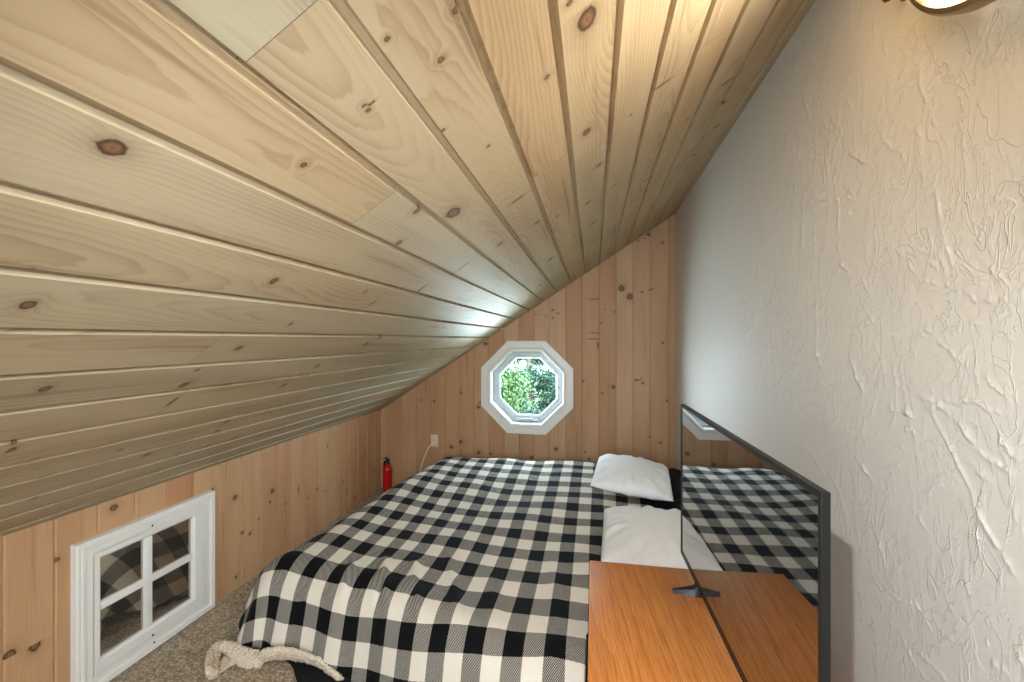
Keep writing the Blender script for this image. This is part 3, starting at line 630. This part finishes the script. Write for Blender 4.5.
def wrinkle(X, Y, seed=0.0):
    w = np.zeros_like(X)
    f = [(3.1, 2.3, .5, .006), (6.3, -4.1, 1.9, .0045), (-9.7, 7.7, 3.1, .0028), (14.3, 5.3, 4.4, .0018), (2.2, 11.7, 2.2, .003), (5.0, 21.0, .7, .0016)]
    for a, b, c, m in f: w += m * np.sin(a * X + b * Y + c + seed + 1.3 * np.sin(b * X * .7 - a * Y * .6 + c))
    for (x0, y0), (x1, y1), wd, am in FOLDS:
        dx, dy = x1 - x0, y1 - y0; L2 = dx * dx + dy * dy
        t = np.clip(((X - x0) * dx + (Y - y0) * dy) / L2, 0, 1)
        ds = np.hypot(X - x0 - t * dx, Y - y0 - t * dy)
        w += am * np.exp(-(ds / wd) ** 2) * np.sin(np.pi * np.clip(t * .85 + .15, 0, 1))
    return w
JQ = [(1.08, 12), (1.26, 11), (1.442, 10), (1.620, 9), (1.852, 8), (2.065, 7), (2.256, 6), (2.448, 5), (2.6175, 4), (2.806, 3), (2.984, 2), (3.149, 1), (3.347, 0), (3.54, -1), (3.73, -2)]
def plaid_uv(p, q):
    # bands lie along the bed; they fan out a little towards the back
    s = np.clip((q - 2.3) / 1.25, 0, 1)
    x0 = -.055 + .02 * s; per = .1445 + .010 * s
    q = q - .185 * np.log1p(np.exp((-.5 - p) / .12)) * .12       # the rows swing away on the foot side
    return (p - x0) / per, np.interp(q, [a for a, b in JQ], [b for a, b in JQ])
def cloth_mesh(name, mat, P, Q, inset, lift, parent, uvs=False, keep=None, folds=1.0, wr=1.0, extra=None):
    X, Y, Z = cloth_pos(P, Q, inset, lift, folds)
    w = wrinkle(P, Q) * wr
    if extra is not None: w = w + extra(X, Y)
    up = np.clip(Z / .3, .15, 1)
    Z = np.maximum(Z + w * up, .006 + lift)
    n0, n1 = P.shape
    V = np.stack([X, Y, Z], -1).reshape(-1, 3); idx = np.arange(n0 * n1).reshape(n0, n1)
    F = np.stack([idx[:-1, :-1], idx[1:, :-1], idx[1:, 1:], idx[:-1, 1:]], -1).reshape(-1, 4)
    if keep is not None:
        ok = keep(X, Y, Z).ravel(); F = F[ok[F].all(1)]
    used = np.unique(F); rm = np.full(len(V), -1); rm[used] = np.arange(len(used))
    o = mesh_obj(name, V[used], rm[F], mat, parent, smooth=True)
    if uvs:
        I, J = plaid_uv(P, Q); U = np.stack([I, J], -1).reshape(-1, 2)[used]
        l = o.data.uv_layers.new(name='plaid')
        li = np.zeros(len(o.data.loops), np.int32); o.data.loops.foreach_get('vertex_index', li)
        l.data.foreach_set('uv', U[li].astype(np.float32).ravel())
    md = o.modifiers.new('thickness', 'SOLIDIFY'); md.thickness = .007; md.offset = -1
    # make the outside face up
    bm = bmesh.new(); bm.from_mesh(o.data)
    if sum(f.normal.z for f in bm.faces) < 0: bmesh.ops.reverse_faces(bm, faces=bm.faces)
    bm.to_mesh(o.data); bm.free()
    return o
bed = tag(empty('bed', (-.35, 2.7, 0)), 'low king bed in black sheets under the black and white check blanket', 'bed')
def rel(o, root):
    for a in ([o] if not isinstance(o, list) else o):
        a.data.transform(Matrix.Translation(-root.location)) if a.data.users == 1 else None
    return o
# mattress: a padded slab well inside the covers
bm = bmesh.new(); add_box(bm, (-1.10, 1.86, .012), (.60, 3.50, .30), .05, 4)
rel(bm_obj('mattress', bm, M_TICK, bed, True, 60), bed)
def sheet():
    ps = np.linspace(.655, -1.375, 150); P = np.repeat(ps[:, None], 150, 1)
    Q = np.empty_like(P)
    for i, x in enumerate(ps):
        T = .425 + .085 * math.exp(-((x + 1.08) / .17) ** 4)
        Q[i] = np.linspace(YFAR + .02, float(edge_y(max(x, -1.36))) + .012 - T, 150)
    def lump(X, Y):
        # the sheet is bunched up at the head, beside the far pillow
        b = .075 * np.exp(-((X - .60) / .10) ** 2 - ((Y - 3.02) / .30) ** 2)
        return b * (1 + .25 * np.sin(38 * X + 9 * np.sin(11 * Y)) + .2 * np.sin(31 * Y)) + .004 * np.sin(60 * X + 20 * Y) * (X > .3)
    return rel(cloth_mesh('fitted_sheet', M_SHEET, P, Q, .014, 0.0, bed, extra=lump, keep=lambda X, Y, Z: ~((X > -.03) & (Y < 1.612))), bed)
sheet()
blk = tag(empty('blanket', (-.6, 2.5, 0)), 'black and white buffalo check blanket spread over the bed', 'blanket')
def blanket():
    NP, NQ = 330, 330
    ps = np.linspace(.335, -1.845, NP); P = np.repeat(ps[:, None], NQ, 1); Q = np.empty_like(P)
    for i, x in enumerate(ps):
        Xt = max(x, -1.395)
        over = min(1, max(0, (-1.395 - x) / .45))
        Q[i] = np.linspace(YFAR + .10, float(edge_y(Xt)) - float(HEM_T(Xt)) * (1 - over ** 2.2) ** .5 + .10 * over ** 2, NQ)
    # round the foot corner of the hem a little
    def keep(X, Y, Z): return ~((X > -.022) & (Y < 1.612))
    return rel(cloth_mesh('fleece', M_PLAID, P, Q, 0.0, 0.004, blk, uvs=True, keep=keep), blk)
fleece = blanket()
# turned-up cream sherpa hem: along the near edge and curling out over the carpet at the corner
def pile_band(name, path, half, thick, tilt):
    """soft pile band: path points, half width, thickness and how far it leans back (0 flat .. 1 upright)"""
    P = spline(path, 22); n = len(P); S = 22; bm = bmesh.new(); rings = []
    for i, p in enumerate(P):
        f = i / (n - 1); t = (P[min(i + 1, n - 1)] - P[max(i - 1, 0)]).normalized()
        s = t.cross(Vector((0, 0, 1))).normalized(); up = Vector((0, 0, 1)); tl = tilt(f)
        ax = (s * (1 - tl) + up * tl).normalized(); nr = ax.cross(t).normalized(); ring = []
        end = min(1, f * 14 + .35, (1 - f) * 14 + .35)
        for k in range(S):
            a = 2 * math.pi * k / S
            q = p + ax * math.cos(a) * half(f) * end + nr * math.sin(a) * thick * end
            lump = mnoise.noise(q * 95) * .0075 + mnoise.noise(q * 210 + Vector((3, 1, 7))) * .0045
            q = q + (q - p).normalized() * lump
            q.z = max(q.z, .002)
            ring.append(bm.verts.new(q))
        rings.append(ring)
    for A, B in zip(rings, rings[1:]):
        for k in range(S): bm.faces.new((A[k], A[(k + 1) % S], B[(k + 1) % S], B[k]))
    bm.faces.new(rings[0][::-1]); bm.faces.new(rings[-1])
    rel(bm_obj(name, bm, M_SHERPA, blk, True, 90), blk)
pile_band('sherpa_hem', [(-1.395, 1.666, .052), (-1.31, 1.690, .060), (-1.22, 1.694, .058), (-1.135, 1.690, .047), (-1.065, 1.672, .034), (-1.00, 1.655, .016)], lambda f: .034 * (1 - f) ** .5 + .005, .013, lambda f: .75)
pile_band('sherpa_hem', [(-1.378, 1.688, .028), (-1.43, 1.676, .028), (-1.487, 1.682, .030), (-1.545, 1.698, .036), (-1.60, 1.712, .038), (-1.630, 1.698, .032), (-1.610, 1.655, .026), (-1.566, 1.606, .022), (-1.53, 1.566, .020)], lambda f: .029 + .005 * math.sin(9 * f), .018, lambda f: .55)
bm = bmesh.new()       # the lining seen inside the curled corner
pts = [(-1.59, 1.70), (-1.50, 1.695), (-1.53, 1.60), (-1.565, 1.62)]
vs = [bm.verts.new((x, y, .006)) for x, y in pts]; vt = [bm.verts.new((x, y, .014)) for x, y in pts]
bm.faces.new(vs[::-1]); bm.faces.new(vt)
for i in range(4): bm.faces.new((vs[i], vs[(i + 1) % 4], vt[(i + 1) % 4], vt[i]))
rel(bm_obj('sherpa_lining', bm, M_SHERPA, blk), blk)

def pillow(name, label, loc, size, rz, tilt, seed):
    """stuffed pillow: pinched corners, seam round the edge, creases running in from the seam"""
    w, l, th = size; N = 72; V = []; F = []
    rs = np.random.default_rng(seed); ph = rs.uniform(0, 6.28, 8)
    g = np.linspace(-1, 1, N)
    for side in (1, -1):
        for a in g:
            for b in g:
                ea, eb = 1 - abs(a) ** 2.6, 1 - abs(b) ** 2.6
                pin = 1 - .10 * (1 - abs(a) ** 3) * abs(b) ** 2          # edges bow in, corners stay out
                pin2 = 1 - .10 * (1 - abs(b) ** 3) * abs(a) ** 2
                x, y = a * pin * w / 2, b * pin2 * l / 2
                z = th / 2 * (max(ea, 0) * max(eb, 0)) ** .46
                edge = max(abs(a), abs(b)); ang = math.atan2(b, a)
                cr = (math.sin(ang * 11 + ph[0]) + .7 * math.sin(ang * 19 + ph[1])) * .006 * math.exp(-((edge - .80) / .16) ** 2)
                cr += .003 * math.sin(4.2 * a + 2.0 * b + ph[2]) * math.sin(3.1 * b - 1.4 * a + ph[3]) * (ea * eb)
                z = side * (z + cr * min(1, ea * eb * 9))
                if side < 0: z *= .55                                      # flattened against the bed
                V.append((x, y, z))
    for s in (0, 1):
        o = s * N * N
        for i in range(N - 1):
            for j in range(N - 1):
                f = (o + i * N + j, o + (i + 1) * N + j, o + (i + 1) * N + j + 1, o + i * N + j + 1)
                F.append(f if s == 0 else f[::-1])
    me = bpy.data.meshes.new(name); me.from_pydata(V, [], F); me.materials.append(M_PILLOW)
    bm = bmesh.new(); bm.from_mesh(me); bmesh.ops.remove_doubles(bm, verts=bm.verts, dist=.0004); bmesh.ops.recalc_face_normals(bm, faces=bm.faces); bm.to_mesh(me); bm.free()
    me.polygons.foreach_set('use_smooth', [True] * len(me.polygons))
    o = link(bpy.data.objects.new(name, me)); o.location = loc; o.rotation_euler = (tilt[0], tilt[1], rz)
    return tag(o, label, 'pillow', 'white pillows along the plaster wall')
pillow('pillow', 'white pillow farther from the dresser, lying toward the gable wall', (.262, 3.13, .462), (.50, .60, .19), -.10, (.05, .10), 3)
pillow('pillow', 'white pillow lying right behind the dresser', (.318, 2.29, .412), (.54, .60, .18), -.05, (.03, .02), 8)

# ---------------------------------------------------------------- dresser
DX0, DX1, DY0, DY1, DZ = -.012, .455, .40, 1.594, .62
dr = tag(empty('dresser', (0, 0, 0)), 'low orange oak dresser carrying the television', 'dresser')
box('top', (DX0, DY0, DZ - .024), (DX1, DY1, DZ), M_OAK, dr, .0025)
bm = bmesh.new(); x0, x1, y0, y1 = DX0 + .022, DX1 - .004, DY0 + .012, DY1 - .012
for lo, hi in (((x0, y0, .05), (x1, y0 + .018, DZ - .0245)), ((x0, y1 - .018, .05), (x1, y1, DZ - .0245)), ((x1 - .008, y0 + .018, .05), (x1, y1 - .018, DZ - .0245)), ((x0, y0 + .018, .05), (x1 - .008, y1 - .018, .068)), ((x0, (y0 + y1) / 2 - .009, .068), (x1 - .008, (y0 + y1) / 2 + .009, DZ - .0245))):
    add_box(bm, lo, hi)
bm_obj('carcass', bm, M_OAK, dr)
box('plinth', (x0 + .03, y0 + .01, .001), (x1 - .01, y1 - .01, .05), M_OAK, dr)
for cy0, cy1 in ((y0 + .004, (y0 + y1) / 2 - .003), ((y0 + y1) / 2 + .003, y1 - .004)):
    for k in range(3):
        a, b = .056 + k * .179, .056 + (k + 1) * .179 - .005
        box('drawer', (x0 - .018, cy0, a), (x0 - .0005, cy1, b), M_OAK, dr, .0025)

# ---------------------------------------------------------------- television
TVW, TVH = .907, .520
TVX, TVY, TVB, TVA = .318, 1.180, .654, math.radians(-88.14)
tv = tag(empty('television', (TVX, TVY, DZ), TVA), 'black flat screen television standing on the oak dresser', 'television')
hb = TVB - DZ                       # gap between dresser and lower edge
fx, fz0, fz1 = TVW / 2, hb, hb + TVH
# slim frame ring, front at y = 0, facing -y
def tvring(name, ins0, ins1, y0, y1, mat, low=0.0):
    O = [(-fx + ins0, fz0 + ins0), (fx - ins0, fz0 + ins0), (fx - ins0, fz1 - ins0), (-fx + ins0, fz1 - ins0)]
    I = [(-fx + ins1, fz0 + ins1 + low), (fx - ins1, fz0 + ins1 + low), (fx - ins1, fz1 - ins1), (-fx + ins1, fz1 - ins1)]
    V = [(x, y0, z) for x, z in O] + [(x, y0, z) for x, z in I] + [(x, y1, z) for x, z in O] + [(x, y1, z) for x, z in I]
    F = []
    for i in range(4):
        j = (i + 1) % 4
        F += [(i, j, 4 + j, 4 + i), (8 + j, 8 + i, 12 + i, 12 + j), (j, i, 8 + i, 8 + j), (4 + i, 4 + j, 12 + j, 12 + i)]
    o = mesh_obj(name, V, F, mat, tv)
    bm = bmesh.new(); bm.from_mesh(o.data); bmesh.ops.recalc_face_normals(bm, faces=bm.faces); bm.to_mesh(o.data); bm.free()
    bv = o.modifiers.new('edge', 'BEVEL'); bv.width = .0012; bv.segments = 2; bv.limit_method = 'ANGLE'
    return o
tvring('frame', 0, .0035, -.0025, .0115, M_TVFRAME)
tvring('bezel', .0035, .0115, -.0012, .004, M_TVBLACK, .004)
mesh_obj('screen', [(-fx + .0115, .0004, fz0 + .0155), (fx - .0115, .0004, fz0 + .0155), (fx - .0115, .0004, fz1 - .0115), (-fx + .0115, .0004, fz1 - .0115),
                    (-fx + .0115, .004, fz0 + .0155), (fx - .0115, .004, fz0 + .0155), (fx - .0115, .004, fz1 - .0115), (-fx + .0115, .004, fz1 - .0115)],
         [(0, 1, 2, 3), (7, 6, 5, 4), (0, 4, 5, 1), (1, 5, 6, 2), (2, 6, 7, 3), (3, 7, 4, 0)], M_SCREEN, tv)
bm = bmesh.new()
add_box(bm, (-fx + .004, .0042, fz0 + .004), (fx - .004, .0112, fz1 - .004))
bm_obj('back_panel', bm, M_TVBLACK, tv)
bm = bmesh.new()
add_prism(bm, [(-fx + .12, .0115, fz0 + .03), (-fx + .12, .048, fz0 + .05), (-fx + .12, .048, fz0 + .22), (-fx + .12, .0115, fz0 + .28)], (0, 0, 0), (TVW - .24, 0, 0))
bm_obj('rear_housing', bm, M_TVBLACK, tv)
for sx in (-.26, .26):
    bm = bmesh.new()
    V = []
    for y, wx, z in ((-.068, .006, .010), (-.040, .010, .014), (-.006, .018, .020), (.004, .019, hb - .001), (.0125, .018, .033), (.060, .010, .022), (.105, .006, .010)):
        V.append([bm.verts.new((sx - wx, y, .0005)), bm.verts.new((sx + wx, y, .0005)), bm.verts.new((sx + wx * .7, y, z)), bm.verts.new((sx - wx * .7, y, z))])
    for A, B in zip(V, V[1:]):
        for i in range(4): bm.faces.new((A[i], A[(i + 1) % 4], B[(i + 1) % 4], B[i]))
    bm.faces.new(V[0]); bm.faces.new(V[-1][::-1])
    bm_obj('foot', bm, M_TVBLACK, tv)

# ---------------------------------------------------------------- fire extinguisher
ex = tag(empty('fire_extinguisher', (-1.872, 3.846, 0), -.5), 'small red fire extinguisher standing on the carpet in the corner', 'fire extinguisher')
bm = bmesh.new()
add_lathe(bm, [(0, .002), (.040, .002), (.044, .006), (.044, .016), (.041, .022), (.042, .05), (.042, .165), (.044, .175), (.044, .195), (.040, .212), (.030, .226), (.018, .234), (.016, .244), (0, .245)], 36)
bm_obj('cylinder', bm, M_RED, ex, True, 50)
bm = bmesh.new()
add_lathe(bm, [(0, .243), (.017, .243), (.019, .248), (.019, .262), (.013, .266), (.013, .280), (0, .281)], 24)
bm_obj('valve', bm, M_RUBBER, ex, True)
bm = bmesh.new()
add_prism(bm, [(-.055, -.008, .291), (-.030, -.008, .300), (.022, -.008, .286), (.022, -.008, .278), (-.028, -.008, .290), (-.052, -.008, .282)], (0, 0, 0), (0, .016, 0))
bm_obj('lever', bm, M_RUBBER, ex)
bm = bmesh.new()
add_prism(bm, [(-.050, -.007, .262), (.012, -.007, .272), (.012, -.007, .262), (-.046, -.007, .254)], (0, 0, 0), (0, .014, 0))
bm_obj('carry_handle', bm, M_RUBBER, ex)
bm = bmesh.new(); add_lathe(bm, [(.010, 0), (.010, .008), (0, .008)], 18, Matrix.Translation((.015, -.012, .256)) @ Matrix.Rotation(math.pi / 2, 4, 'X'))
bm_obj('gauge', bm, M_STEEL, ex, True)
bm = bmesh.new(); add_tube(bm, spline([(-.014, 0, .262), (-.034, 0, .262), (-.050, 0, .245), (-.054, 0, .21), (-.054, 0, .175)], 6), .0085, 10)
bm_obj('hose', bm, M_RUBBER, ex, True)

# ---------------------------------------------------------------- outlet and cord
ol = tag(empty('wall_outlet', (-1.435, YB, .465)), 'ivory outlet plate on the gable wall left of the window', 'outlet')
box('plate', (-.035, -.006, -.057), (.035, -.0005, .057), M_IVORY, ol, .002)
for z in (-.021, .021):
    bm = bmesh.new(); add_lathe(bm, [(.0165, 0), (.0165, .002), (0, .002)], 24, Matrix.Translation((0, -.006, z)) @ Matrix.Rotation(math.pi / 2, 4, 'X'))
    bm_obj('receptacle', bm, M_IVORY, ol, True)
bm = bmesh.new(); add_lathe(bm, [(.003, 0), (.003, .001), (0, .0012)], 12, Matrix.Translation((0, -.006, 0)) @ Matrix.Rotation(math.pi / 2, 4, 'X'))
bm_obj('plate_screw', bm, M_STEEL, ol)
co = tag(empty('power_cord', (-1.435, YB, .44)), 'thin white power cord hanging from the ivory outlet behind the bed', 'cord')
bm = bmesh.new(); add_box(bm, (-.011, -.032, -.010), (.011, -.009, .012), .003)
bm_obj('plug', bm, M_CORD, co, True)
bm = bmesh.new()
add_tube(bm, spline([(0, -.030, 0), (-.008, -.046, .002), (-.030, -.055, -.022), (-.058, -.06, -.075), (-.085, -.07, -.15), (-.108, -.08, -.25), (-.125, -.10, -.36), (-.14, -.14, -.425), (-.16, -.24, -.434)], 8), .0042, 8)
bm_obj('cable', bm, M_CORD, co, True)

# ---------------------------------------------------------------- wall lamp and knob, top right
LY, LZ, LR = .775, 2.180, .250
lamp = tag(empty('wall_lamp', (XR, LY, LZ)), 'round lit opal glass lamp with brushed metal rim on the plaster wall', 'lamp')
RM = Matrix.Rotation(-math.pi / 2, 4, 'Y')          # local z -> -x
bm = bmesh.new(); add_lathe(bm, [(0, 0), (LR - .03, 0), (LR - .02, .008), (LR - .02, .035), (0, .035)], 72, RM); bm_obj('backplate', bm, M_WHITE, lamp, True)
bm = bmesh.new(); add_lathe(bm, [(LR - .018, .035), (LR - .004, .037), (LR, .046), (LR, .062), (LR - .004, .070), (LR - .013, .072), (LR - .018, .066), (LR - .018, .035)], 96, RM, cap=False)
bm_obj('rim', bm, plain('antique brass', (150, 132, 100), .3, 1.0), lamp, True)
bm = bmesh.new(); add_lathe(bm, [(LR - .019, .040), (LR - .019, .066), (LR - .05, .082), (LR - .11, .096), (0, .104)], 72, RM, cap=False); bm_obj('glass_shade', bm, M_LAMP, lamp, True, 60)
kn = tag(empty('coat_hook', (XR, 1.110, 2.157)), 'small brass hook on the plaster wall beside the round lamp', 'hook')
bm = bmesh.new(); add_lathe(bm, [(.016, 0), (.016, .004), (.006, .008), (.006, .024), (.013, .030), (.0145, .038), (.010, .044), (0, .045)], 24, RM)
bm_obj('stem', bm, plain('aged brass', (128, 104, 70), .35, 1.0), kn, True)

# ---------------------------------------------------------------- outdoors, seen through the octagon
GZ = -2.7
slab('ground', [(-14, YB + .6, GZ), (12, YB + .6, GZ), (12, 40, GZ), (-14, 40, GZ)], (0, 0, -.2), M_GRASS)
def tree(label, x, y, h, crown, mat, seed, n=48000, leaf=.135):
    r = random.Random(seed)
    t = tag(empty('leafy_tree', (x, y, GZ)), label, 'tree', 'trees outside the octagonal window')
    bm = bmesh.new(); add_tube(bm, spline([(0, 0, 0), (.05, .02, h * .3), (-.04, .05, h * .6), (.02, 0, h * .92)], 6), lambda s: .16 * (1 - s) + .02, 10, .06)
    bm_obj('trunk', bm, M_BARK, t, True)
    bm = bmesh.new(); tips = []
    for k in range(46):
        z0 = h * r.uniform(.02, .9); a = r.uniform(0, 6.28); f = max(0, (z0 / h - .2) / .8)
        R = crown * (1 - .75 * f ** 1.6) * r.uniform(.55, 1.0)
        tip = (R * math.cos(a), R * math.sin(a), z0 + R * r.uniform(.15, .5))
        mid = (tip[0] * .5, tip[1] * .5, z0 + R * .12)
        add_tube(bm, spline([(0, 0, z0), mid, tip], 4), lambda s: .035 * (1 - s) + .006, 6); tips.append((mid, tip, R))
    bm_obj('branches', bm, M_BARK, t, True)
    V, F = [], []
    for k in range(n):
        mid, tip, R = r.choice(tips); s = r.random() ** .7
        c = Vector(mid).lerp(Vector(tip), s) + Vector((r.gauss(0, .2), r.gauss(0, .2), r.gauss(0, .16))) * (crown / 1.4)
        ax = Vector((r.uniform(-1, 1), r.uniform(-1, 1), r.uniform(-.9, .4))).normalized(); sd = ax.cross(Vector((r.uniform(-1, 1), r.uniform(-1, 1), r.uniform(-1, 1)))).normalized()
        L = leaf * r.uniform(.7, 1.3); nn = ax.cross(sd) * L * .12
        b = len(V); V += [c, c + ax * L * .45 + sd * L * .28 + nn, c + ax * L, c + ax * L * .45 - sd * L * .28 + nn]
        F += [(b, b + 1, b + 2), (b, b + 2, b + 3)]
    mesh_obj('foliage', V, F, mat, t)
tree('light green leafy tree outside the window, on its left side', -4.5, 14.5, 7.4, 2.5, M_LEAF, 5)
tree('darker bluish green tree outside the window, right of the light one', -3.0, 20.8, 7.8, 1.75, M_LEAF2, 9)

# ---------------------------------------------------------------- light
w = bpy.data.worlds.new('sky'); scn.world = w; w.use_nodes = True
wt = w.node_tree; wt.nodes.clear()
wo = wt.nodes.new('ShaderNodeOutputWorld'); bg = wt.nodes.new('ShaderNodeBackground')
bg.inputs[0].default_value = (.64, .83, 1.0, 1); bg.inputs[1].default_value = 27.0
wt.links.new(bg.outputs[0], wo.inputs[0])
def light(name, typ, loc, energy, color=(1, 1, 1), rot=(0, 0, 0), **kw):
    l = bpy.data.lights.new(name, typ); l.energy = energy; l.color = color
    for k, v in kw.items(): setattr(l, k, v)
    o = bpy.data.objects.new(name, l); o.location = loc; o.rotation_euler = rot
    return link(o)
sun = light('sun', 'SUN', (0, -4, 8), 2.4, (1, .95, .86), (math.radians(38), math.radians(-18), 0), angle=.02)
po = light('sky_portal', 'AREA', (WX, YB + .085, WZ), 1, rot=(math.radians(-90), 0, 0), shape='DISK', size=.62)
po.data.cycles.is_portal = True
def aim(o, p): o.rotation_euler = (Vector(p) - o.location).to_track_quat('-Z', 'Y').to_euler()
aim(light('flash', 'SPOT', (-.125, -.10, 1.63), 86.0, (.84, .91, 1), shadow_soft_size=.010, spot_size=math.radians(124), spot_blend=.75), (-.14, 2.0, .12))
light('rear_fill', 'AREA', (-.5, YR + .05, 1.15), 95.0, (.70, .85, 1), (math.radians(70), 0, 0), shape='RECTANGLE', size=1.6, size_y=1.2)  # fill light added behind the camera; no window stands there
def aim(o, p): o.rotation_euler = (Vector(p) - o.location).to_track_quat('-Z', 'Y').to_euler()
aim(light('window_fill_left', 'AREA', (WX - 2.1, YB + 1.6, .30), 680.0, (.66, .84, 1), shape='DISK', size=2.4), (WX, YB, WZ))  # added fill outside, out of view, brightens the far plaster wall
aim(light('window_fill_low', 'AREA', (WX + .2, YB + 3.0, -.75), 230.0, (.74, .90, 1), shape='DISK', size=1.5), (WX, YB, WZ))  # added low fill outside, out of view, brightens the ceiling through the window
light('lamp_glow', 'AREA', (XR - .115, LY, LZ - .05), 9.0, (1, .95, .86), (0, math.radians(90), 0), shape='DISK', size=.36)

for nm, lb in dict(fitted_sheet='black fitted sheet', sherpa_hem='cream sherpa hem', sherpa_lining='cream sherpa lining', screen='glossy reflecting screen', rim='brass rim', glass_shade='glowing opal glass', trunk='grey brown trunk', hose='black hose', valve='black valve').items():
    for o in bpy.data.objects:
        if o.parent and o.name.split('.')[0] == nm: o['label'] = lb
# ---------------------------------------------------------------- camera
cam = bpy.data.cameras.new('camera'); co_ = link(bpy.data.objects.new('camera', cam))
cam.sensor_width = 36; cam.lens = 445 * 36 / 1024; cam.clip_start = .02
cam.shift_y = -2 / 1024
co_.location = (0, 0, CAM_Z); co_.rotation_euler = (math.radians(90), 0, math.atan(81 / 445))
scn.camera = co_
scn.view_settings.view_transform = 'Standard'; scn.view_settings.look = 'None'
scn.view_settings.gamma = 1.0; scn.view_settings.exposure = 0.15; scn.view_settings.use_curve_mapping = False
scn.cycles.use_denoising = True
scn.cycles.max_bounces = 10; scn.cycles.diffuse_bounces = 6; scn.cycles.sample_clamp_indirect = 6
